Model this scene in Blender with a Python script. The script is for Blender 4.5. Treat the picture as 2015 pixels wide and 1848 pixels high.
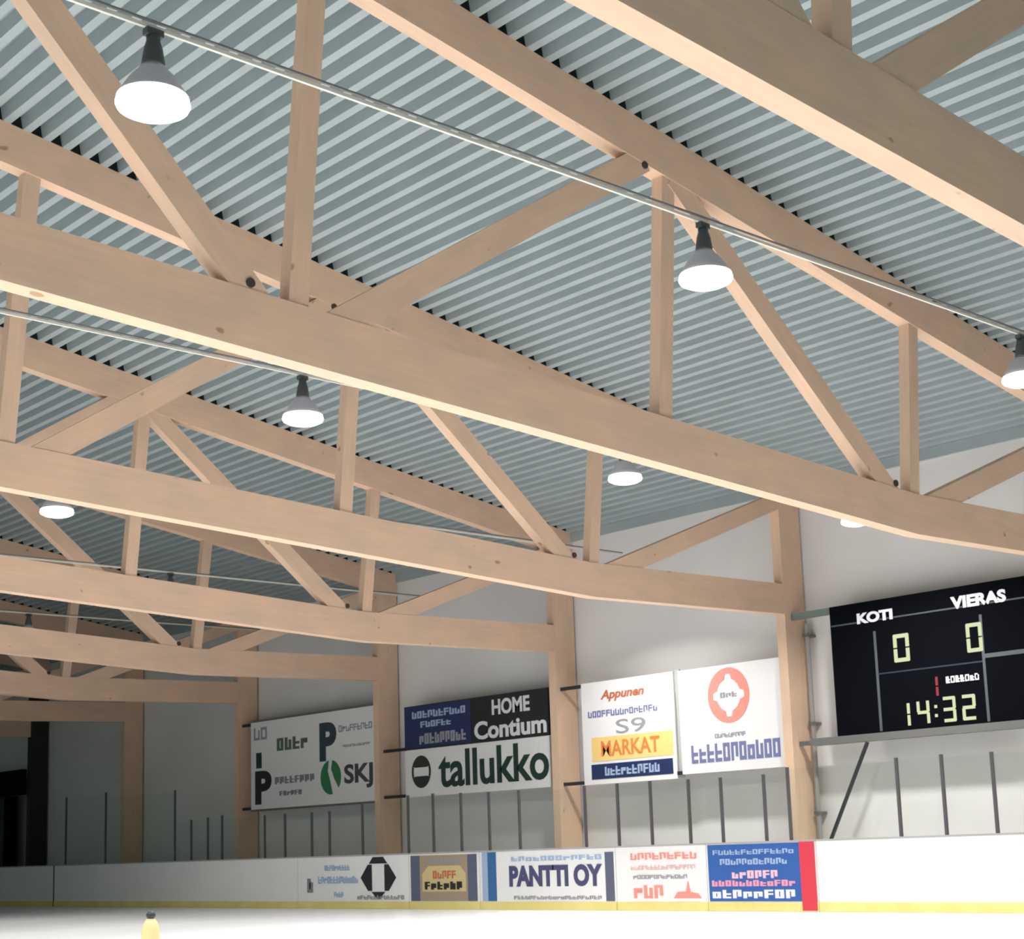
import bpy, bmesh, math, random
from mathutils import Vector, Matrix
for o in list(bpy.data.objects): bpy.data.objects.remove(o, do_unlink=True)
SC = bpy.context.scene
COL = SC.collection
rnd = random.Random(7)

# ------------------------------------------------------------------ camera, world, exposure
cam_d = bpy.data.cameras.new('camera'); cam = bpy.data.objects.new('camera', cam_d); COL.objects.link(cam)
F_PX, PPX, PPY = 3089.42, 14.2, 220.5          # focal length and optical axis offset, pixels of 2015 x 1848
cam_d.sensor_fit = 'HORIZONTAL'; cam_d.sensor_width = 36.0
cam_d.lens = F_PX / 2015 * 36.0
cam_d.shift_x = -PPX / 2015; cam_d.shift_y = PPY / 2015
cam_d.clip_end = 300
yaw, pitch, roll = math.radians(46.845), math.radians(9.70), math.radians(-1.908)
fw = Vector((-math.sin(yaw) * math.cos(pitch), math.cos(yaw) * math.cos(pitch), math.sin(pitch)))
rt = Vector((math.cos(yaw), math.sin(yaw), 0)); up = rt.cross(fw)
r2 = math.cos(roll) * rt + math.sin(roll) * up; u2 = -math.sin(roll) * rt + math.cos(roll) * up
m = Matrix.Identity(4)
for i in range(3):
    m[i][0] = r2[i]; m[i][1] = u2[i]; m[i][2] = -fw[i]
m.translation = Vector((11.287, -22.929, 1.147))
cam.matrix_world = m
SC.camera = cam

world = bpy.data.worlds.new('world'); SC.world = world; world.use_nodes = True
world.node_tree.nodes['Background'].inputs[0].default_value = (0.68, 0.97, 0.93, 1)
world.node_tree.nodes['Background'].inputs[1].default_value = 0.25
LAMP_W = 232.0
SC.view_settings.view_transform = 'Standard'; SC.view_settings.look = 'None'
SC.view_settings.exposure = 0.0; SC.view_settings.gamma = 1.0
SC.view_settings.use_curve_mapping = False
SC.cycles.use_denoising = True
SC.cycles.filter_width = 2.2
SC.cycles.max_bounces = 6
SC.cycles.diffuse_bounces = 4

# ------------------------------------------------------------------ materials
def mat(name, col, rough=0.6, metal=0.0, spec=0.5):
    M = bpy.data.materials.new(name); M.use_nodes = True
    b = M.node_tree.nodes['Principled BSDF']
    b.inputs['Base Color'].default_value = (*col, 1); b.inputs['Roughness'].default_value = rough
    b.inputs['Metallic'].default_value = metal; b.inputs['Specular IOR Level'].default_value = spec
    return M
def nodes(M): return M.node_tree.nodes, M.node_tree.links, M.node_tree.nodes['Principled BSDF']
def mottled(name, c1, c2, scale, rough=0.6, metal=0.0, stretch=(1, 1, 1), coord='Object', spec=0.4, detail=4):
    M = mat(name, c1, rough, metal, spec); n, l, b = nodes(M)
    tc = n.new('ShaderNodeTexCoord'); mp = n.new('ShaderNodeMapping'); mp.inputs['Scale'].default_value = stretch
    nz = n.new('ShaderNodeTexNoise'); nz.inputs['Scale'].default_value = scale; nz.inputs['Detail'].default_value = detail
    rp = n.new('ShaderNodeValToRGB'); rp.color_ramp.elements[0].position = 0.35; rp.color_ramp.elements[1].position = 0.65
    rp.color_ramp.elements[0].color = (*c1, 1); rp.color_ramp.elements[1].color = (*c2, 1)
    l.new(tc.outputs[coord], mp.inputs[0]); l.new(mp.outputs[0], nz.inputs['Vector'])
    l.new(nz.outputs[0], rp.inputs[0]); l.new(rp.outputs[0], b.inputs['Base Color'])
    return M
def wood_mat(name, c1, c2, ck):
    M = mat(name, c1, 0.62, 0, 0.25); n, l, b = nodes(M)
    tc = n.new('ShaderNodeTexCoord')
    def noise(sc, stretch, p0, p1, a, bb, detail=3):
        mp = n.new('ShaderNodeMapping'); mp.inputs['Scale'].default_value = stretch
        nz = n.new('ShaderNodeTexNoise'); nz.inputs['Scale'].default_value = sc; nz.inputs['Detail'].default_value = detail
        rp = n.new('ShaderNodeValToRGB'); e = rp.color_ramp.elements
        e[0].position = p0; e[1].position = p1; e[0].color = (*a, 1); e[1].color = (*bb, 1)
        l.new(tc.outputs['UV'], mp.inputs[0]); l.new(mp.outputs[0], nz.inputs['Vector']); l.new(nz.outputs[0], rp.inputs[0])
        return rp.outputs[0]
    grain = noise(5.0, (0.25, 4.0, 1), 0.3, 0.7, c1, c2)
    blot = noise(1.3, (1, 2.0, 1), 0.3, 0.7, (0.90, 0.93, 0.95), (1.06, 1.02, 1.0))
    knot = noise(4.5, (0.8, 1.2, 1), 0.745, 0.79, (1, 1, 1), ck, 1)
    x = n.new('ShaderNodeMix'); x.data_type = 'RGBA'; x.blend_type = 'MULTIPLY'; x.inputs[0].default_value = 1
    l.new(grain, x.inputs[6]); l.new(blot, x.inputs[7])
    y = n.new('ShaderNodeMix'); y.data_type = 'RGBA'; y.blend_type = 'MULTIPLY'; y.inputs[0].default_value = 1
    l.new(x.outputs[2], y.inputs[6]); l.new(knot, y.inputs[7]); l.new(y.outputs[2], b.inputs['Base Color'])
    return M
def emit(name, col, strength):
    M = bpy.data.materials.new(name); M.use_nodes = True; n = M.node_tree.nodes; n.clear()
    e = n.new('ShaderNodeEmission'); o = n.new('ShaderNodeOutputMaterial')
    e.inputs[0].default_value = (*col, 1); e.inputs[1].default_value = strength
    M.node_tree.links.new(e.outputs[0], o.inputs[0]); return M

WOOD = wood_mat('glulam_timber', (0.67, 0.475, 0.335), (0.715, 0.51, 0.365), (0.62, 0.52, 0.45))
DECK = mottled('galvanised_deck', (0.33, 0.395, 0.405), (0.365, 0.43, 0.445), 1.2, 0.45, 0.1)
WALL = mottled('white_wall_panel', (0.70, 0.68, 0.665), (0.75, 0.735, 0.72), 0.5, 0.6)
ICE = mottled('rink_ice', (0.86, 0.87, 0.90), (0.92, 0.92, 0.93), 0.35, 0.28, spec=0.35)
CONC = mottled('concrete', (0.60, 0.59, 0.58), (0.66, 0.65, 0.64), 2, 0.8)
BOARD = mottled('white_board_plastic', (0.80, 0.79, 0.785), (0.84, 0.83, 0.825), 0.8, 0.4)
KICK = mottled('yellow_kick_plastic', (0.70, 0.60, 0.20), (0.78, 0.68, 0.26), 1.5, 0.45)
CAPM = mat('grey_cap_rail', (0.38, 0.37, 0.37), 0.5)
POSTM = mat('post_grey', (0.085, 0.08, 0.085), 0.5, 0.2)
STEEL = mat('dark_steel', (0.035, 0.038, 0.042), 0.45, 0.4)
GREYST = mat('grey_steel', (0.15, 0.15, 0.145), 0.5, 0.2)
GREENST = mat('green_grey_steel', (0.16, 0.20, 0.18), 0.5, 0.1)
PIPEM = mat('pipe_grey', (0.30, 0.29, 0.27), 0.5)
RAILW = mat('pale_rail_paint', (0.66, 0.65, 0.58), 0.55)
BLACK = mat('black_panel', (0.0025, 0.003, 0.005), 0.8, 0, 0.04)
DGREY = mat('dark_divider', (0.07, 0.08, 0.09), 0.6)
SIGNW = mat('sign_white', (0.80, 0.79, 0.79), 0.45)
LAMPBODY = mat('lamp_cone_aluminium', (0.55, 0.54, 0.60), 0.35, 0.2)
LAMPNECK = mat('lamp_neck_dark', (0.05, 0.06, 0.065), 0.5)
GLOW = emit('lamp_glow', (1.0, 0.99, 0.97), 6.0)
UNLIT = mat('unlit_lamp_lens', (0.35, 0.40, 0.40), 0.3)
VOID_SHADE = mat('void_shade_black', (0.012, 0.018, 0.018), 0.9, 0, 0.1)
HOLE = mat('bolt_dark', (0.05, 0.03, 0.02), 0.7)
LED = emit('led_yellow_white', (0.78, 0.86, 0.52), 0.95)
LEDRED = emit('led_red', (0.55, 0.10, 0.10), 0.8)
TEAL = mottled('dark_teal_interior', (0.004, 0.018, 0.02), (0.012, 0.04, 0.042), 1.0, 0.5)
def ink(name, c): return mat('ink_' + name, c, 0.5)
I_NAVY = ink('navy', (0.012, 0.025, 0.10)); I_DGREEN = ink('dark_green', (0.008, 0.035, 0.028))
I_BLACK = ink('black', (0.012, 0.013, 0.016)); I_GREY = ink('grey', (0.22, 0.23, 0.25)); I_LGREY = ink('light_grey', (0.30, 0.30, 0.33))
I_GREEN = ink('green', (0.03, 0.19, 0.08)); I_WHITE = ink('white', (0.75, 0.76, 0.80)); I_BLUE = ink('blue', (0.02, 0.10, 0.36))
I_RED = ink('red', (0.62, 0.035, 0.06)); I_CORAL = ink('coral', (0.80, 0.27, 0.22)); I_YEL = ink('amber', (0.86, 0.60, 0.22))
I_ORANGE = ink('orange', (0.72, 0.22, 0.05)); I_BROWN = ink('red_brown', (0.50, 0.14, 0.07)); I_MAUVE = ink('slate_blue', (0.16, 0.18, 0.36))
I_GOLD = ink('gold', (0.50, 0.40, 0.20)); I_LBLUE = ink('pale_blue', (0.33, 0.44, 0.62)); I_MBLUE = ink('mid_blue', (0.03, 0.13, 0.30))
I_PALEY = ink('pale_yellow', (0.86, 0.74, 0.42)); I_TAUPE = ink('taupe', (0.36, 0.28, 0.20)); I_SLATE = ink('slate', (0.10, 0.11, 0.17))
GLASS = bpy.data.materials.new('rink_glass'); GLASS.use_nodes = True
_n = GLASS.node_tree.nodes; _l = GLASS.node_tree.links; _n.clear()
_o = _n.new('ShaderNodeOutputMaterial'); _mx = _n.new('ShaderNodeMixShader'); _t = _n.new('ShaderNodeBsdfTransparent')
_g = _n.new('ShaderNodeBsdfGlossy'); _g.inputs['Roughness'].default_value = 0.08
_t.inputs[0].default_value = (0.965, 0.985, 0.98, 1); _mx.inputs[0].default_value = 0.015
_l.new(_t.outputs[0], _mx.inputs[1]); _l.new(_g.outputs[0], _mx.inputs[2]); _l.new(_mx.outputs[0], _o.inputs[0])

# ------------------------------------------------------------------ helpers
class MB:
    """collects solids and links them as ONE mesh object"""
    def __init__(s): s.bm = bmesh.new(); s.uv = s.bm.loops.layers.uv.new('UVMap')
    def hexa(s, pts, length_dir=None):          # 8 points: bottom ring 4, top ring 4
        v = [s.bm.verts.new(p) for p in pts]; ox, oy = rnd.random() * 50, rnd.random() * 50
        d = length_dir.normalized() if length_dir is not None else None
        for f in ((3, 2, 1, 0), (4, 5, 6, 7), (0, 1, 5, 4), (1, 2, 6, 5), (2, 3, 7, 6), (3, 0, 4, 7)):
            face = s.bm.faces.new([v[i] for i in f]); face.normal_update()
            if d is not None:
                nrm = face.normal; e2 = nrm.cross(d)
                if e2.length < 0.2: e2 = Vector((1, 0, 0)) if abs(nrm.x) < .5 else Vector((0, 1, 0))
                e2.normalize()
                for lp in face.loops:
                    lp[s.uv].uv = (lp.vert.co.dot(d) + ox, lp.vert.co.dot(e2) + oy)
        return s
    def box(s, x0, x1, y0, y1, z0, z1, ld=None):
        return s.hexa([(x0, y0, z0), (x1, y0, z0), (x1, y1, z0), (x0, y1, z0), (x0, y0, z1), (x1, y0, z1), (x1, y1, z1), (x0, y1, z1)], ld)
    def beam(s, a, b, w, h, side=Vector((1, 0, 0))):   # w along 'side', h across
        a, b = Vector(a), Vector(b); d = (b - a).normalized(); n = side.cross(d).normalized(); sd = side.normalized()
        P = []
        for c in (a, b):
            P += [c - sd * w / 2 - n * h / 2, c + sd * w / 2 - n * h / 2, c + sd * w / 2 + n * h / 2, c - sd * w / 2 + n * h / 2]
        return s.hexa(P, d)
    def tube(s, a, b, r, seg=10, r2=None):
        a, b = Vector(a), Vector(b); d = (b - a).normalized(); q = d.orthogonal().normalized(); w = d.cross(q); r2 = r if r2 is None else r2
        A = [s.bm.verts.new(a + (q * math.cos(t) + w * math.sin(t)) * r) for t in [2 * math.pi * i / seg for i in range(seg)]]
        B = [s.bm.verts.new(b + (q * math.cos(t) + w * math.sin(t)) * r2) for t in [2 * math.pi * i / seg for i in range(seg)]]
        for i in range(seg): s.bm.faces.new((A[i], A[(i + 1) % seg], B[(i + 1) % seg], B[i]))
        s.bm.faces.new(A[::-1]); s.bm.faces.new(B); return s
    def lathe(s, prof, c=(0, 0, 0), seg=32):   # prof: (r, z) list
        rings = []
        for r, z in prof:
            if r < 1e-5: rings.append([s.bm.verts.new((c[0], c[1], c[2] + z))])
            else: rings.append([s.bm.verts.new((c[0] + r * math.cos(2 * math.pi * i / seg), c[1] + r * math.sin(2 * math.pi * i / seg), c[2] + z)) for i in range(seg)])
        for A, B in zip(rings, rings[1:]):
            for i in range(seg):
                j = (i + 1) % seg
                if len(A) == 1: s.bm.faces.new((A[0], B[j], B[i]))
                elif len(B) == 1: s.bm.faces.new((A[i], A[j], B[0]))
                else: s.bm.faces.new((A[i], A[j], B[j], B[i]))
        return s
    def poly_xz(s, pts, y0, y1):     # flat outline in x,z given a thickness in y
        A = [s.bm.verts.new((x, y0, z)) for x, z in pts]; B = [s.bm.verts.new((x, y1, z)) for x, z in pts]; k = len(pts)
        s.bm.faces.new(A); s.bm.faces.new(B[::-1])
        for i in range(k): s.bm.faces.new((A[i], B[i], B[(i + 1) % k], A[(i + 1) % k]))
        return s
    def poly_yz(s, pts, x0, x1, ld=None):
        A = [s.bm.verts.new((x0, y, z)) for y, z in pts]; B = [s.bm.verts.new((x1, y, z)) for y, z in pts]; k = len(pts)
        fs = [s.bm.faces.new(A), s.bm.faces.new(B[::-1])]
        for i in range(k): fs.append(s.bm.faces.new((A[i], B[i], B[(i + 1) % k], A[(i + 1) % k])))
        if ld is not None:
            d = ld.normalized(); ox, oy = rnd.random() * 50, rnd.random() * 50
            for f in fs:
                f.normal_update(); e2 = f.normal.cross(d)
                if e2.length < .2: e2 = Vector((1, 0, 0))
                e2.normalize()
                for lp in f.loops: lp[s.uv].uv = (lp.vert.co.dot(d) + ox, lp.vert.co.dot(e2) + oy)
        return s
    def build(s, name, material, parent=None, smooth=False):
        bmesh.ops.recalc_face_normals(s.bm, faces=s.bm.faces[:])
        me = bpy.data.meshes.new(name); 
        if parent is not None:
            off = parent.matrix_basis.translation.copy(); p = parent.parent
            while p is not None: off += p.matrix_basis.translation; p = p.parent
            bmesh.ops.translate(s.bm, verts=s.bm.verts[:], vec=-off)
        s.bm.to_mesh(me); s.bm.free(); me.materials.append(material)
        if smooth:
            for p in me.polygons: p.use_smooth = True
        o = bpy.data.objects.new(name, me); COL.objects.link(o)
        if parent is not None: o.parent = parent
        return o
def tag(o, label, cat, group=None):
    o['label'] = label; o['category'] = cat
    if group: o['group'] = group
    return o
def thing(name, loc, label, cat, group=None):
    o = bpy.data.objects.new(name, None); COL.objects.link(o); o.location = loc; o.empty_display_size = 0.2
    return tag(o, label, cat, group)
def struct(o): o['kind'] = 'structure'; return o
def text(s, x0, x1, z0, z1, y, material, parent, bold=0.0, shear=0.0, slope=0.0, name='lettering'):
    """raised letters facing the rink, fitted into a rectangle of the sign's plane"""
    cu = bpy.data.curves.new('t', 'FONT'); cu.body = s; cu.size = 1; cu.extrude = 0.01; cu.offset = bold; cu.shear = shear; cu.resolution_u = 4
    t = bpy.data.objects.new('t', cu); COL.objects.link(t)
    bpy.context.view_layer.update()
    me = bpy.data.meshes.new_from_object(t.evaluated_get(bpy.context.evaluated_depsgraph_get()))
    bpy.data.objects.remove(t, do_unlink=True); bpy.data.curves.remove(cu)
    xs = [v.co.x for v in me.vertices]; ys = [v.co.y for v in me.vertices]
    ax, bx, ay, by = min(xs), max(xs), min(ys), max(ys)
    off = Vector((0, 0, 0)); p = parent
    while p is not None: off += p.matrix_basis.translation; p = p.parent
    for v in me.vertices:
        u = (v.co.x - ax) / (bx - ax); w = (v.co.y - ay) / (by - ay)
        v.co = Vector((x0 + u * (x1 - x0), y - (0.004 if v.co.z > 0 else -0.004), z0 + w * (z1 - z0) + slope * u * (x1 - x0))) - off
    me.materials.clear(); me.materials.append(material); me.name = name
    o = bpy.data.objects.new(name, me); COL.objects.link(o); o.parent = parent
    return o
def scribble(x0, x1, z0, z1, y, material, parent, n=None, weight=0.30, name='lettering'):
    """a line of small print too small to read: stems and bars of letter size"""
    b = MB(); h = z1 - z0; n = n or max(3, int((x1 - x0) / (h * 0.75))); w = (x1 - x0) / n; ya, yb = y - 0.004, y + 0.004
    for i in range(n):
        a = x0 + i * w; e = a + w * 0.82; t = w * weight
        k = rnd.randrange(5); top = z1 if rnd.random() < .75 else z0 + .78 * h
        b.box(a, a + t, ya, yb, z0, top)
        if k in (0, 1, 3): b.box(a + t, e, ya, yb, top - h * .2, top)
        if k in (0, 2, 4): b.box(a + t, e, ya, yb, z0, z0 + h * .2)
        if k in (1, 2): b.box(a + t, e, ya, yb, z0 + h * .4, z0 + h * .6)
        if k in (3, 0, 4): b.box(e - t, e, ya, yb, z0 + h * .2, top - h * .2)
    return b.build(name, material, parent)

# ------------------------------------------------------------------ the setting
S = 6.0                                   # truss spacing
X0, X1 = -45.0, 24.0
YR = -25.5                                # how far the trusses and roof are built over the rink
def zt(y): return 7.339 + 0.1509 * (-y)   # lower edge of the top chord
TD = 0.532                                # depth of the top chord
def zd(y): return zt(y) + TD              # roof deck bears here
def zb(y):                                # lower edge of the bottom chord
    yp = -y
    return 5.21 - 0.0217 * yp if yp < 5.06 else 5.10 + 0.0465 * (yp - 5.06)
BD = 0.556

struct(MB().box(X0 - .3, X1, -40, -1.67, -0.3, 0.0).build('floor', ICE))
struct(MB().box(X0 - .3, X1, -1.67, 0.7, -0.3, -0.001).build('floor', CONC))
b = MB()
b.poly_yz([(0.5, 0.0), (0.7, 0.0), (0.7, zd(0.7)), (0.5, zd(0.5))], X0 - .3, X1)
struct(b.build('wall_right', WALL))
struct(MB().poly_yz([(-31, 0.0), (0.5, 0.0), (0.5, zd(.5)), (YR, zd(YR)), (-31, zd(YR))], X0 - .3, X0).build('wall_end', WALL))
# corrugated steel deck: ribs run along the hall, from truss to truss
PITCH, RH = 0.262, 0.165
prof = []; y = 0.7
while y > YR:
    for dy, dz in ((0, 0), (0.098, 0), (0.128, RH), (0.232, RH)):
        yy = y - dy; prof.append((yy, zd(yy) + dz))
    y -= PITCH
ylast = prof[-1][0]
b = MB(); bm = b.bm
lo = [[bm.verts.new((x, a, c)) for a, c in prof] for x in (X0 - .3, X1)]
hi = [[bm.verts.new((x, a, zd(a) + RH + .22)) for a, c in prof] for x in (X0 - .3, X1)]
for i in range(len(prof) - 1):
    bm.faces.new((lo[0][i], lo[0][i + 1], lo[1][i + 1], lo[1][i])); bm.faces.new((hi[0][i], hi[1][i], hi[1][i + 1], hi[0][i + 1]))
    for e in (0, 1): bm.faces.new((lo[e][i], lo[e][i + 1], hi[e][i + 1], hi[e][i]))
bm.faces.new((lo[0][0], lo[1][0], hi[1][0], hi[0][0])); bm.faces.new((lo[0][-1], lo[1][-1], hi[1][-1], hi[0][-1]))
struct(b.build('ceiling', DECK))

struct(MB().box(X0, X1, .44, .499, 7.60, zd(.44) - .003).build('trim_1', DECK))

# ------------------------------------------------------------------ columns
TW = 0.20
col_lab = {1: None,
    2: 'pale timber column standing just left of the black scoreboard',
    3: 'pale timber column between the dark green lettered sign and the amber banded sign',
    4: 'timber column between the four-logo sign and the navy and black banner',
    5: 'dark-looking timber column at the left edge of the white four-logo sign',
    6: 'brown shaded timber column, second visible from the left, between two plain wall panels',
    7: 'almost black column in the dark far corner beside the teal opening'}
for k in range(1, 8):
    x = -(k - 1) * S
    c = MB().poly_yz([(-.15, 0), (.45, 0), (.45, zt(.45)), (-.15, zt(-.15))], x - TW, x, Vector((0, 0, 1))).build('timber_column', WOOD if k < 7 else mat('shade_dark_timber', (.012, .012, .008), .6))  # last column's wood is blackened to stand for the unlit far corner
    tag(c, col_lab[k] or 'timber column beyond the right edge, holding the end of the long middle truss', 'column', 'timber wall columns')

# ------------------------------------------------------------------ trusses
tr_lab = {0: 'nearest timber roof truss, its broad lower chord crossing the upper right corner',
    1: 'big timber truss with lower chord spanning the middle from left edge to right edge',
    2: 'timber roof truss ending on the column just left of the scoreboard',
    3: 'timber roof truss ending on the column left of the amber banded sign',
    4: 'timber roof truss ending on the column right of the four-logo sign',
    5: 'timber roof truss ending on the column at the left of the four-logo sign',
    6: 'lowest-looking far timber truss ending on the brown shaded column',
    7: 'farthest timber truss in the dark corner over the teal opening'}
def make_truss(k):
    x1 = -(k - 1) * S; x0 = x1 - TW; xc = (x0 + x1) / 2
    t = thing('roof_truss', (xc, 0, zt(0)), tr_lab[k], 'roof truss', 'timber roof trusses')
    MB().poly_yz([(.49, zt(.49)), (.49, zd(.49)), (YR, zd(YR)), (YR, zt(YR))], x0, x1, Vector((0, -1, .15))).build('top_chord', WOOD, t)
    yk = -5.06
    MB().poly_yz([(-.152, zb(-.152)), (-.152, zb(-.152) + BD), (yk, zb(yk) + BD), (YR, zb(YR) + BD), (YR, zb(YR)), (yk, zb(yk))], x0, x1, Vector((0, -1, .03))).build('bottom_chord', WOOD, t)
    w = TW - .02
    def bc(y): return zb(y) + BD
    posts = [(-5.05, -4.75), (-9.99, -9.72), (-14.98, -14.70), (-19.95, -19.7)]
    for ya, yb in posts:
        MB().beam((xc, ya, bc(ya) - .12), (xc, yb, zt(yb) + .12), w - .02, 0.215).build('web_post', WOOD, t)
    diag = [((-4.72, 5.52), (-.10, 7.33)), ((-5.62, 5.64), (-9.55, 8.77)), ((-14.52, 6.02), (-10.25, 8.86)), ((-15.42, 6.06), (-19.5, 10.25)), ((-24.4, 6.5), (-20.2, 10.35))]
    for (ya, za), (yb, zb_) in diag:
        dv = Vector((0, yb - ya, zb_ - za)).normalized() * .22
        MB().beam(Vector((xc, ya, za)) - dv, Vector((xc, yb, zb_)) + dv * .6, w, 0.30).build('web_diagonal', WOOD, t)
    for yy, zz in () if k == 0 else ((-5.50, bc(-5.5) + .06), (-15.50, bc(-15.50) + .06), (-10.15, zt(-10.15) - .02)):
        MB().tube((x1 - .06, yy, zz), (x1 + .01, yy, zz), 0.045, 12).build('bolt', HOLE, t)
    # black strip added as painted shade in the deck rib voids over the chord
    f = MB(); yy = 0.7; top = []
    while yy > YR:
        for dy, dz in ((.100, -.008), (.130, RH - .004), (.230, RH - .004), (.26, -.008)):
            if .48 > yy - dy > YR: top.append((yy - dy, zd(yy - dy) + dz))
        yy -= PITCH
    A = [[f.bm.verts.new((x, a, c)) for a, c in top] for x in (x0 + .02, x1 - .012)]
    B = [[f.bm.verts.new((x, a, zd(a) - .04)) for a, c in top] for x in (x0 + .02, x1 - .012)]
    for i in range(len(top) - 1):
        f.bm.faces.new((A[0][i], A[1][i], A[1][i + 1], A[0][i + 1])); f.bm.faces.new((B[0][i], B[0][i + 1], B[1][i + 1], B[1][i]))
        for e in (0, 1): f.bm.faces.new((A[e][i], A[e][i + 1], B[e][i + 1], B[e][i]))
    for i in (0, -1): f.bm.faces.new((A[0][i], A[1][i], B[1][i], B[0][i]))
    f.build('rib_void_shade', VOID_SHADE, t)
    return t
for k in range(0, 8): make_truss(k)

# ------------------------------------------------------------------ lamps on their rails
lamp_lab = {(0, 3): 'largest lit bell lamp, upper left, hanging before the steep truss diagonal',
    (0, 2): 'lit bell lamp right of the middle truss post, second largest',
    (0, 1): 'lit bell lamp cut by the right edge under the truss top chord',
    (1, 2): 'lit bell lamp just below the long middle truss, left of the centre',
    (1, 1): 'lit bell lamp under the middle chord beside a short post, right of centre',
    (1, 0): 'small lit bell lamp peeking below the chord above the scoreboard',
    (2, 2): 'small lit bell lamp near the left edge over the dark far bays',
    (3, 1): 'far lamp whose grey neck shows between two posts before the dark green roof'}
LY = [-2.10, -7.48, -12.83, -18.20, -23.55, -28.90]
RX = [3.0, -3.0, -9.0, -15.0, 9.0, -21.0]
def lamp_z(r, y): return (6.02 + .0155 * (y + 7.48)) if r in (0, 4) else (6.09 + .0075 * (y + 7.48))   # the rails rise a little towards the wall
def make_lamp(r, i, lit):
    x, y = RX[r], LY[i]; ZR = lamp_z(r, y)
    lab = lamp_lab.get((r, i), 'unseen bell lamp on %s, %s from wall' % (('the nearest lit rail', 'the second lit rail', 'the third lit rail', 'the fourth rail', 'the rail nearest the viewer', 'the farthest rail')[r], ('first', 'second', 'third', 'fourth', 'fifth', 'sixth')[i]))
    t = thing('bell_lamp', (x, y, ZR), lab, 'lamp', 'bell lamps on the ceiling rails')
    MB().lathe([(.225, .061), (.230, .061), (.195, .115), (.15, .19), (.095, .25), (.085, .27), (.08, .262), (.14, .185), (.187, .108), (.221, .061), (.225, .061)], (x, y, ZR)).build('reflector_cone', LAMPBODY, t, True)
    MB().lathe([(0, -.055), (.10, -.045), (.18, -.024), (.226, .0), (.235, .02), (.225, .06), (.22, .06), (.22, .03), (0, .025)], (x, y, ZR)).build('lens', GLOW if lit else UNLIT, t, True)
    MB().lathe([(0, .255), (.07, .255), (.075, .30), (.06, .40), (.045, .45), (.045, .49), (0, .49)], (x, y, ZR), 20).build('neck', LAMPNECK, t, True)
    MB().box(x - .03, x + .03, y - .06, y + .06, ZR + .485, ZR + .53).build('rail_clamp', LAMPNECK, t)
    if lit:
        ld = bpy.data.lights.new('lamp_light', 'AREA'); ld.shape = 'DISK'; ld.size = .42; ld.spread = math.radians(142); ld.energy = LAMP_W * (1.0, 1.0, .85, .5, 1.0, .3)[r]; ld.color = (1.0, .975, .945)
        lo_ = bpy.data.objects.new('lamp_light', ld); COL.objects.link(lo_); lo_.parent = t; lo_.location = (0, 0, -.065)
rail_lab = ['pale thin lighting rail crossing the top of the picture, carrying the two largest lamps',
    'pale lighting rail just behind the long middle truss',
    'thin lighting rail seen through the truss bays left of the centre',
    'thin far lighting rail before the dark green roof', 'lighting rail nearest the viewer, outside the picture', 'farthest lighting rail, deep in the dark bays at the left']
for r, x in enumerate(RX):
    za, zb_ = lamp_z(r, -30.0), lamp_z(r, -1.2)
    rl = thing('lighting_rail', (x, -1.2, 6.56), rail_lab[r], 'rail', 'lighting rails')
    MB().beam((x, -30.0, za + .545), (x, -1.2, zb_ + .545), .022, .026).build('channel', RAILW, rl)
    MB().tube((x + .03, -30.0, za + .57), (x + .03, -1.2, zb_ + .57), .011, 8).build('cable', GREYST, rl)
lamps = [(0, 0), (0, 1), (0, 2), (0, 3), (1, 0), (1, 1), (1, 2), (1, 3), (2, 0), (2, 1), (2, 2), (2, 3), (4, 2), (4, 3), (0, 4), (0, 5), (1, 4), (1, 5), (2, 4), (2, 5), (3, 1), (3, 2), (3, 3), (3, 4), (5, 1), (5, 2), (5, 3), (4, 5)]  # lamps beyond the view are added on the same grid to light the hall
for r, i in lamps: make_lamp(r, i, True)

# ------------------------------------------------------------------ rink boards
YB = -1.79
def board(x0, x1, lab):
    t = thing('rink_board', ((x0 + x1) / 2, YB, 0), lab, 'rink board', 'rink boards along the ice')
    MB().box(x0 + .006, x1 - .006, YB, YB + .10, 0, 1.13).build('panel', BOARD, t)
    MB().box(x0 + .006, x1 - .006, YB - .012, YB - .001, 0.004, .155).build('kick_strip', KICK, t)['label'] = 'yellow kick strip'
    MB().box(x0 + .003, x1 - .003, YB - .01, YB + .11, 1.131, 1.16).build('cap_rail', CAPM, t)
    return t
YA = YB - .006
def plate(x0, x1, z0, z1, m_, parent, name='advert_panel', y=YA + .002):
    return MB().box(x0, x1, y - .003, y + .003, z0, z1).build(name, m_, parent)
bl0 = board(-45, -31.02, 'plain white rink board left of the dark vertical joint')
MB().box(-31.0, -30.96, YB - .01, YB + .09, .004, 1.15).build('joint_post', mat('brown_joint', (.10, .06, .06), .5), bl0)
b1 = board(-30.95, -19.0, 'long plain white rink board right of the dark vertical joint')
b2 = board(-19.0, -14.95, 'white rink board with pale blue print and a dark diamond emblem')
scribble(-18.62, -18.35, .35, .75, YA, I_GREY, b2, 1, .5)
scribble(-17.95, -17.0, .83, .95, YA, I_LBLUE, b2); scribble(-18.2, -16.7, .55, .70, YA, I_LBLUE, b2); scribble(-17.6, -17.25, .25, .36, YA, I_LBLUE, b2)
em = MB()
cx, cz = -16.0, .66
em.poly_xz([(cx - .32, cz + .30), (cx + .32, cz + .30), (cx + .18, cz + .44), (cx - .18, cz + .44)], YA - .003, YA + .003)
em.poly_xz([(cx - .62, cz), (cx - .36, cz + .28), (cx - .22, cz + .28), (cx - .22, cz - .28), (cx - .36, cz - .28)], YA - .003, YA + .003)
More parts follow.
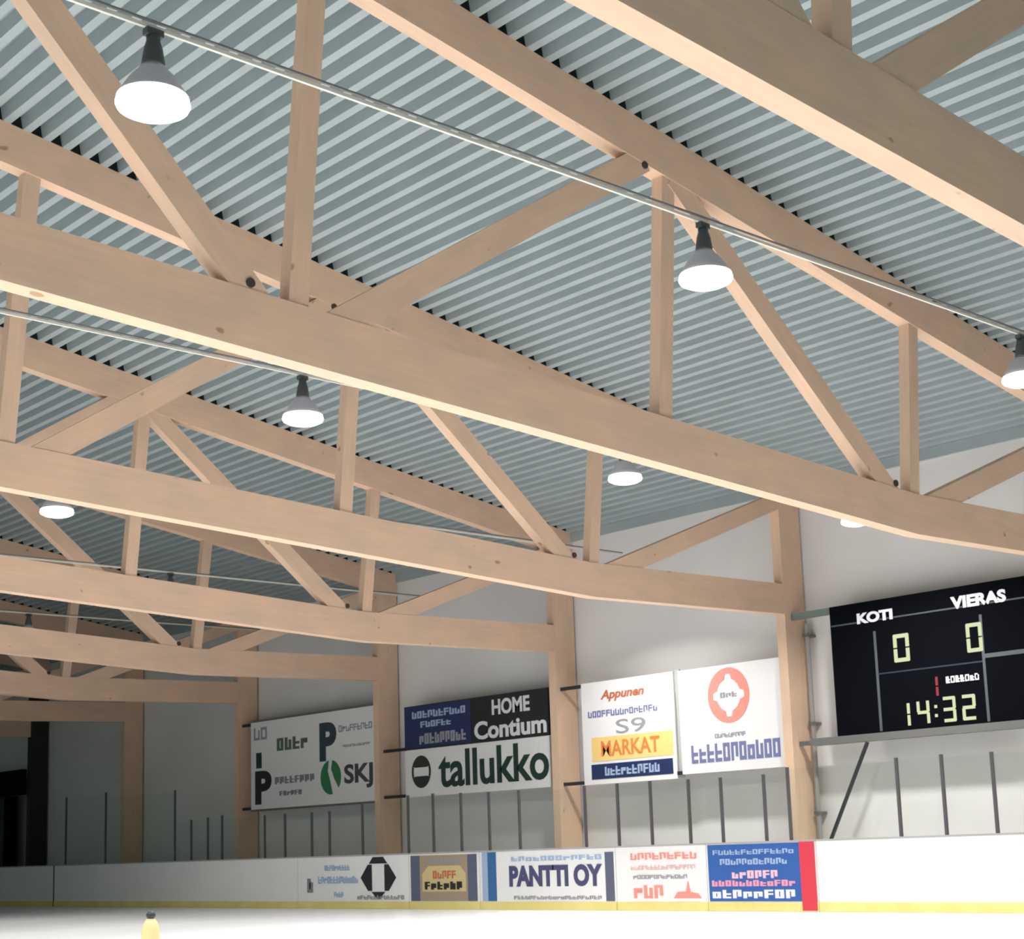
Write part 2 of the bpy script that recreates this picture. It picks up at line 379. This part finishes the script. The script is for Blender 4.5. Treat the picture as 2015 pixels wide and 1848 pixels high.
em.poly_xz([(cx + .62, cz), (cx + .36, cz - .28), (cx + .22, cz - .28), (cx + .22, cz + .28), (cx + .36, cz + .28)], YA - .003, YA + .003)
em.poly_xz([(cx - .24, cz - .30), (cx - .06, cz - .44), (cx + .06, cz - .44), (cx + .24, cz - .30)], YA - .003, YA + .003)
em.build('emblem', I_BLACK, b2)
scribble(-16.75, -15.1, .20, .29, YA, I_LGREY, b2, 14)
b3 = board(-14.95, -12.70, 'rink board with a gold advertisement in a dark frame')
plate(-14.88, -12.78, .17, 1.10, I_TAUPE, b3); plate(-14.88, -14.58, .17, 1.10, I_SLATE, b3, 'frame_bar', YA); plate(-13.06, -12.78, .17, 1.10, I_SLATE, b3, 'frame_bar', YA)
MB().poly_xz([(-14.5, .36), (-13.12, .36), (-13.12, .72), (-13.3, .88), (-14.3, .88), (-14.5, .72)], YA - .003, YA + .002).build('gold_shape', ink('gold_bright', (.62, .50, .24)), b3)
scribble(-14.15, -13.4, .62, .78, YA - .005, I_BROWN, b3, 5); scribble(-14.42, -13.2, .40, .56, YA - .005, I_BLACK, b3, 6, .42)
scribble(-14.4, -13.2, .94, 1.02, YA - .002, I_LGREY, b3, 9)
b4 = board(-12.70, -8.93, 'white rink board with large dark lettering and a blue stripe at its left')
plate(-12.62, -12.45, .17, 1.12, I_LBLUE, b4); plate(-12.45, -12.20, .17, 1.12, I_MBLUE, b4)
scribble(-11.75, -9.25, .93, 1.02, YA, I_LBLUE, b4, 12); scribble(-11.7, -9.3, .20, .27, YA, I_LGREY, b4, 22)
text('PANTTI OY', -11.82, -9.28, .44, .85, YA, ink('violet_slate', (.06, .06, .15)), b4, .05)
plate(-9.20, -8.98, .17, 1.06, I_SLATE, b4)
b5 = board(-8.93, -6.76, 'white rink board with faint red lettering')
scribble(-8.55, -6.95, .90, 1.02, YA, I_CORAL, b5, 9, .25); scribble(-8.55, -7.0, .72, .80, YA, ink('pale_red', (.72, .45, .45)), b5, 16, .2)
scribble(-8.5, -7.2, .56, .63, YA, I_LGREY, b5, 13, .2); scribble(-8.5, -7.75, .22, .45, YA, I_CORAL, b5, 3, .3)
MB().poly_xz([(-7.55, .22), (-6.9, .22), (-6.98, .30), (-7.15, .33), (-7.2, .52), (-7.26, .34), (-7.45, .33)], YA - .003, YA + .003).build('emblem', I_CORAL, b5)
b6 = board(-6.76, -4.42, 'rink board with a blue advertisement and a red stripe at its right end')
plate(-6.72, -4.75, .17, 1.12, I_BLUE, b6); plate(-4.75, -4.45, .02, 1.13, I_RED, b6, 'red_stripe', YA - .008)
scribble(-6.6, -4.85, .95, 1.03, YA - .002, I_LBLUE, b6, 14, .25); scribble(-6.45, -5.0, .78, .88, YA - .002, I_LBLUE, b6, 12, .3)
scribble(-6.2, -5.2, .55, .68, YA - .002, ink('pink', (.80, .48, .58)), b6, 6, .35); scribble(-6.65, -4.85, .42, .52, YA - .002, ink('rose', (.75, .30, .40)), b6, 12, .35)
scribble(-6.65, -4.85, .22, .36, YA - .002, I_WHITE, b6, 8, .35)
board(-4.42, 6.0, 'plain bright white rink board below the scoreboard at the right')

# glass stanchions and panes behind the board tops
st = [(-30.41, 3.05), (-28.12, 3.07), (-24.5, 2.95), (-23.71, 2.17), (-22.93, 2.2), (-22.28, 2.23), (-20.42, 2.16), (-19.58, 2.16), (-18.51, 2.15), (-17.83, 2.15),
      (-16.61, 2.3), (-15.01, 2.37), (-14.18, 2.37), (-13.29, 2.34), (-12.43, 2.32), (-11.54, 2.31), (-9.72, 2.30), (-8.87, 2.30), (-8.05, 2.30), (-7.14, 2.28), (-6.40, 2.27), (-5.46, 2.27),
      (-4.95, 2.36), (-2.82, 2.38), (-2.01, 2.38), (-1.15, 2.36), (-.3, 2.36), (.55, 2.36)]
refs = []
names = ['left end before the dark opening', 'pale wall panel left of the brown shaded column', 'right of the brown shaded column', 'left of the four-logo sign', 'below the four-logo sign',
         'below the navy banner', 'below the dark green lettered sign', 'below the amber banded sign', 'below the red ring sign', 'below the scoreboard']
def zone(x):
    if x < -30: return 'by the dark board joint'
    if x < -27: return 'left of the brown column'
    if x < -22: return 'between the brown column and the four-logo sign'
    if x < -18.2: return 'below the four-logo sign'
    if x < -16.5: return 'right of the four-logo sign'
    if x < -12.2: return 'below the dark green lettered sign'
    if x < -8.5: return 'below the amber banded sign'
    if x < -5.2: return 'below the red ring sign'
    return 'below the scoreboard'
ords = ['first', 'second', 'third', 'fourth', 'fifth', 'sixth', 'seventh', 'eighth']
cnt = {}
for x, h in st: cnt.setdefault(zone(x), []).append(x)
YS = YB + .06
for x, h in st:
    z = zone(x); n_ = len(cnt[z]); i = cnt[z].index(x)
    lab = 'dark glass post on the rink boards %s' % z if n_ == 1 else 'glass post %s, %s from left of %d' % (z, ords[i], n_)
    tag(MB().box(x - .024, x + .024, YS - .02, YS + .02, 1.16, h).build('glass_post', POSTM), lab, 'post', 'posts holding the rink glass')
pc = {}
pairs = [(a, b_) for a, b_ in zip(st, st[1:])]
for (xa, ha), (xb, hb) in pairs: pc.setdefault(zone((xa + xb) / 2), []).append(xa)
for (xa, ha), (xb, hb) in pairs:
    z = zone((xa + xb) / 2); n_ = len(pc[z]); i = pc[z].index(xa)
    lab = 'clear rink glass pane %s' % z if n_ == 1 else 'rink glass %s, %s from left of %d' % (z, ords[i], n_)
    h = min(ha, hb) - .03
    tag(MB().box(xa + .033, xb - .033, YS - .006, YS + .006, 1.162, h).build('safety_glass', GLASS), lab, 'glass pane', 'rink glass panes')

# ------------------------------------------------------------------ signs between the columns
def sign(x0, x1, z0, z1, lab, body=SIGNW, brackets=()):
    t = thing('advertising_sign', ((x0 + x1) / 2, 0, z0), lab, 'sign', 'signs between the columns')
    MB().box(x0, x1, -.02, .02, z0, z1).build('sign_board', body, t)
    for xa, xb, zz in brackets:
        MB().box(xa, xb, -.03, .03, zz - .035, zz + .035).build('bracket', STEEL, t)
    return t
YP = -.024
s1 = sign(-23.6, -18.3, 2.40, 4.65, 'white sign with four dark logos and a green round emblem', SIGNW, ((-24.0, -23.6, 2.43), (-24.0, -23.6, 4.60)))
MB().box(-23.6, -18.3, -.028, .02, 4.65, 4.70).build('edge_trim', GREYST, s1)
MB().box(-23.6, -18.3, -.028, .02, 2.35, 2.40).build('edge_trim', GREYST, s1)
scribble(-23.45, -22.8, 4.18, 4.5, YP, I_LGREY, s1, 2, .2); plate(-23.35, -23.1, 3.45, 3.85, I_DGREEN, s1, 'emblem', YP)
scribble(-22.4, -21.0, 3.84, 4.16, YP, ink('grey_green', (.10, .14, .12)), s1, 4, .34)
text('P', -20.55, -19.85, 3.45, 4.40, YP, ink('dark_slate', (.03, .05, .07)), s1, .05)
scribble(-19.75, -18.4, 4.12, 4.28, YP, I_LGREY, s1, 9, .2); scribble(-19.6, -18.5, 3.74, 3.80, YP, I_LGREY, s1, 14, .2)
text('P', -23.4, -22.65, 2.52, 3.38, YP, I_BLACK, s1, .05)
scribble(-22.5, -20.75, 3.00, 3.18, YP, I_GREY, s1, 8, .4); scribble(-22.3, -21.3, 2.70, 2.82, YP, I_GREY, s1, 6, .45)
lf = MB(); C = (-20.1, 3.05)
lf.poly_xz([(C[0] + .42 * math.cos(a), C[1] + .42 * math.sin(a)) for a in [math.radians(d) for d in range(100, 281, 15)]] + [(C[0] - .02, C[1] - .1), (C[0] - .12, C[1] + .15)], YP - .004, YP + .004)
lf.poly_xz([(C[0] + .42 * math.cos(a), C[1] + .42 * math.sin(a)) for a in [math.radians(d) for d in range(-40, 81, 15)]] + [(C[0] + .02, C[1] + .2), (C[0] + .15, C[1] - .05)], YP - .004, YP + .004)
lf.build('emblem', I_GREEN, s1)
text('SKJ', -19.55, -18.42, 2.72, 3.32, YP, ink('charcoal', (.06, .065, .07)), s1, .03)

s2 = sign(-17.2, -12.38, 3.50, 4.50, 'navy and black banner with white lettering, above the white sign with dark green lettering', I_BLACK, ((-18.0, -17.2, 3.53),))
plate(-17.18, -14.85, 3.53, 4.48, I_NAVY, s2, 'navy_panel', YP)
scribble(-16.9, -15.0, 4.20, 4.36, YP - .006, I_LBLUE, s2, 10, .3); scribble(-16.6, -15.5, 3.98, 4.12, YP - .006, I_LBLUE, s2, 6, .3)
scribble(-16.65, -15.0, 3.60, 3.84, YP - .006, I_LGREY, s2, 9, .35)
text('HOME', -14.15, -12.95, 4.06, 4.40, YP, I_WHITE, s2, .03)
text('Contium', -14.75, -12.45, 3.56, 3.96, YP, I_WHITE, s2, .03)
s3 = sign(-17.2, -12.38, 2.42, 3.49, 'white sign with large dark green lettering and a round dark emblem', SIGNW, ((-18.0, -17.2, 2.46),))
g = MB(); C = (-16.62, 2.98)
def arc(a0, a1, r, n=10): return [(C[0] + r * .92 * math.cos(math.radians(a0 + (a1 - a0) * i / n)), C[1] + r * math.sin(math.radians(a0 + (a1 - a0) * i / n))) for i in range(n + 1)]
R_ = .37
g.poly_xz(arc(20, 160, R_) + [(C[0] - .2, C[1] + .10), (C[0] + .2, C[1] + .10)], YP - .004, YP + .004)
g.poly_xz(arc(200, 340, R_) + [(C[0] + .2, C[1] - .10), (C[0] - .2, C[1] - .10)], YP - .004, YP + .004)
for a0 in (-20, 160): g.poly_xz(arc(a0, a0 + 40, R_, 6) + arc(a0, a0 + 40, R_ - .07, 6)[::-1], YP - .004, YP + .004)
g.build('emblem', ink('emblem_dark', (.02, .03, .028)), s3)
text('tallukko', -16.0, -12.42, 2.58, 3.40, YP, I_DGREEN, s3, .022)

s4 = sign(-11.4, -8.88, 2.40, 4.47, 'white sign with an amber band and a navy strip along its foot', SIGNW, ((-12.0, -11.4, 2.45), (-12.0, -11.4, 4.42), (-8.879, -8.755, 2.5)))
MB().box(-8.877, -8.753, .031, .06, 2.42, 4.5).build('edge_trim', mat('grey_strip', (.42, .44, .42), .5), s4)
text('Appunen', -10.85, -9.65, 4.04, 4.28, YP, I_BROWN, s4, .03, .25)
scribble(-11.22, -9.3, 3.75, 3.88, YP, I_MAUVE, s4, 15, .25)
text('S9', -10.45, -9.65, 3.38, 3.66, YP, I_LGREY, s4, .0)
plate(-11.15, -8.95, 2.86, 3.34, I_YEL, s4, 'amber_band', YP)
text('MARKAT', -10.88, -9.3, 2.95, 3.26, YP - .006, I_ORANGE, s4, .018)
plate(-11.18, -8.98, 2.50, 2.80, I_NAVY, s4, 'navy_strip', YP); scribble(-10.8, -9.3, 2.56, 2.74, YP - .006, I_LBLUE, s4, 10, .3)
s5 = sign(-8.75, -6.28, 2.47, 4.46, 'white sign with a red ring around a white cross above slate blue lettering', SIGNW, ())
g = MB(); C = (-7.52, 3.88); n = 40
bmg = g.bm; o_, i_ = [], []
for i in range(n):
    a = 2 * math.pi * i / n
    co, si = math.cos(a), math.sin(a)
    q = .36 if min(abs(co), abs(si)) < .24 else .275          # four-armed white cross cut into the ring
    q = min(q, .36)
    o_.append((C[0] + .50 * co, C[1] + .52 * si)); i_.append((C[0] + q * co * 1.05, C[1] + q * si * 1.12))
for yy in (YP - .004, YP + .004):
    pass
A = [[bmg.verts.new((x, yy, z)) for x, z in P] for P in (o_, i_) for yy in (YP - .004, YP + .004)]
for i in range(n):
    j = (i + 1) % n
    bmg.faces.new((A[0][i], A[0][j], A[2][j], A[2][i])); bmg.faces.new((A[1][i], A[3][i], A[3][j], A[1][j]))
    bmg.faces.new((A[0][i], A[1][i], A[1][j], A[0][j])); bmg.faces.new((A[2][i], A[2][j], A[3][j], A[3][i]))
g.build('emblem', I_CORAL, s5)
scribble(-7.72, -7.3, 3.84, 3.94, YP, I_LGREY, s5, 3, .3)
scribble(-7.9, -7.15, 3.10, 3.18, YP, I_LGREY, s5, 9, .2)
scribble(-8.5, -6.35, 2.66, 3.0, YP, I_MAUVE, s5, 11, .28)

# ------------------------------------------------------------------ scoreboard
sb = thing('scoreboard', (-3.2, 0, 2.86), 'black electronic scoreboard showing 0 0 and 14:32 on the wall at the right', 'scoreboard')
XA, XB, ZA, ZB = -5.13, -1.24, 2.93, 5.22
MB().box(XA, XB, 0, .14, ZA, ZB).build('housing', BLACK, sb)
yf = -.004
MB().box(-4.24, -4.19, yf - .006, yf + .003, ZA + .02, 4.68).build('divider', DGREY, sb); MB().box(-2.18, -2.13, yf - .006, yf + .003, ZA + .02, 4.70).build('divider', DGREY, sb)
MB().box(-2.13, XB, yf - .006, yf + .003, 3.98, 4.05).build('divider', DGREY, sb)
MB().box(-4.19, -2.18, yf - .004, yf + .003, 3.92, 3.945).build('divider', mat('dim_divider', (.02, .025, .04), .5), sb)
MB().box(XA + .02, XB - .02, yf - .004, yf + .003, 4.86, 4.885).build('divider', DGREY, sb)
text('KOTI', -4.55, -3.82, 4.84, 5.03, yf - .01, I_WHITE, sb, .05, name='team_lettering')
text('VIERAS', -2.68, -1.66, 4.85, 5.06, yf - .01, I_WHITE, sb, .05, name='team_lettering')
def digit(ch, x0, z0, w, h, m_, name):
    seg = {'0': 'abcdef', '1': 'bc', '2': 'abged', '3': 'abgcd', '4': 'fgbc'}[ch]; t = w * .22; q = MB(); ya, yb = yf - .010, yf - .002
    x1, z1, zm = x0 + w, z0 + h, z0 + h / 2; g_ = .012
    R4 = {'a': (x0 + g_, x1 - g_, z1 - t, z1), 'd': (x0 + g_, x1 - g_, z0, z0 + t), 'g': (x0 + g_, x1 - g_, zm - t / 2, zm + t / 2),
          'f': (x0, x0 + t, zm + g_, z1 - g_), 'b': (x1 - t, x1, zm + g_, z1 - g_), 'e': (x0, x0 + t, z0 + g_, zm - g_), 'c': (x1 - t, x1, z0 + g_, zm - g_)}
    for s_ in seg:
        a, b_, c, d = R4[s_]; q.box(a, b_, ya, yb, c, d)
    return q.build(name, m_, sb)
digit('0', -3.85, 4.09, .31, .48, LED, 'score_digit'); digit('0', -2.44, 4.10, .29, .48, LED, 'score_digit')
digit('1', -3.86, 2.99, .24, .40, LED, 'clock_digit'); digit('4', -3.48, 3.0, .24, .40, LED, 'clock_digit')
digit('3', -2.98, 3.0, .24, .42, LED, 'clock_digit'); digit('2', -2.62, 3.0, .25, .42, LED, 'clock_digit')
MB().box(-3.14, -3.09, yf - .01, yf - .002, 3.10, 3.15).box(-3.14, -3.09, yf - .01, yf - .002, 3.25, 3.30).build('clock_colon', LED, sb)
digit('1', -3.24, 3.44, .20, .34, LEDRED, 'period_digit')
scribble(-2.88, -2.25, 3.64, 3.75, yf - .008, I_WHITE, sb, 7, .6, 'period_lettering')
MB().box(-5.68, XB + .2, -.05, .16, 2.80, 2.925).build('ledge', GREYST, sb)
MB().box(-5.98, XA - .002, .02, .10, 5.10, 5.22).build('arm', GREENST, sb)
MB().box(-5.98, -5.68, .02, .10, 2.82, 2.90).build('arm', GREYST, sb)
MB().beam((-4.48, -.06, 2.78), (-5.66, -.06, .62), .05, .05, Vector((0, 1, 0))).build('prop', STEEL, sb)
MB().tube((-5.66, -.06, .63), (-5.66, -.06, 0), .03).build('prop', GREYST, sb)
pp = thing('downpipe', (-5.86, .3, 0), 'slim green grey pipe running up beside the column left of the scoreboard', 'pipe')
MB().tube((-5.88, .32, 0), (-5.88, .32, 5.05), .045, 12).build('pipe', PIPEM, pp)
for z in (1.6, 3.2, 4.8): MB().box(-5.94, -5.82, .26, .499, z, z + .05).build('clip', GREYST, pp)

# ------------------------------------------------------------------ far dark corner
dk = thing('dark_gallery_opening', (-38, 0, 0), 'black framed opening with a dark teal interior in the far left corner', 'opening')
MB().box(-41.8, -36.21, -.30, -.16, 3.40, 4.20).build('lintel', BLACK, dk)
MB().box(-41.8, -37.6, .05, .12, 0, 3.398).build('dark_interior_panel', TEAL, dk)  # dark teal sheet painted as the dim interior of the opening
MB().box(-37.6, -37.45, -.25, .15, 0, 3.398).build('jamb', BLACK, dk)

# ------------------------------------------------------------------ marker on the ice
mk = thing('marker_post', (-2.54, -15.0, 0), 'pale yellow marker post with a dark knob standing on the ice at lower left', 'marker post')
MB().lathe([(0, 0), (.15, 0), (.15, .03), (.105, .05), (.095, .30), (.085, .50), (.06, .58), (.035, .61), (0, .61)], (-2.54, -15.0, 0), 24).build('body', mat('cream_yellow', (.70, .53, .26), .5), mk, True)
MB().lathe([(0, .605), (.03, .605), (.045, .63), (.045, .655), (.025, .68), (0, .685)], (-2.54, -15.0, 0), 20).build('knob', STEEL, mk, True)
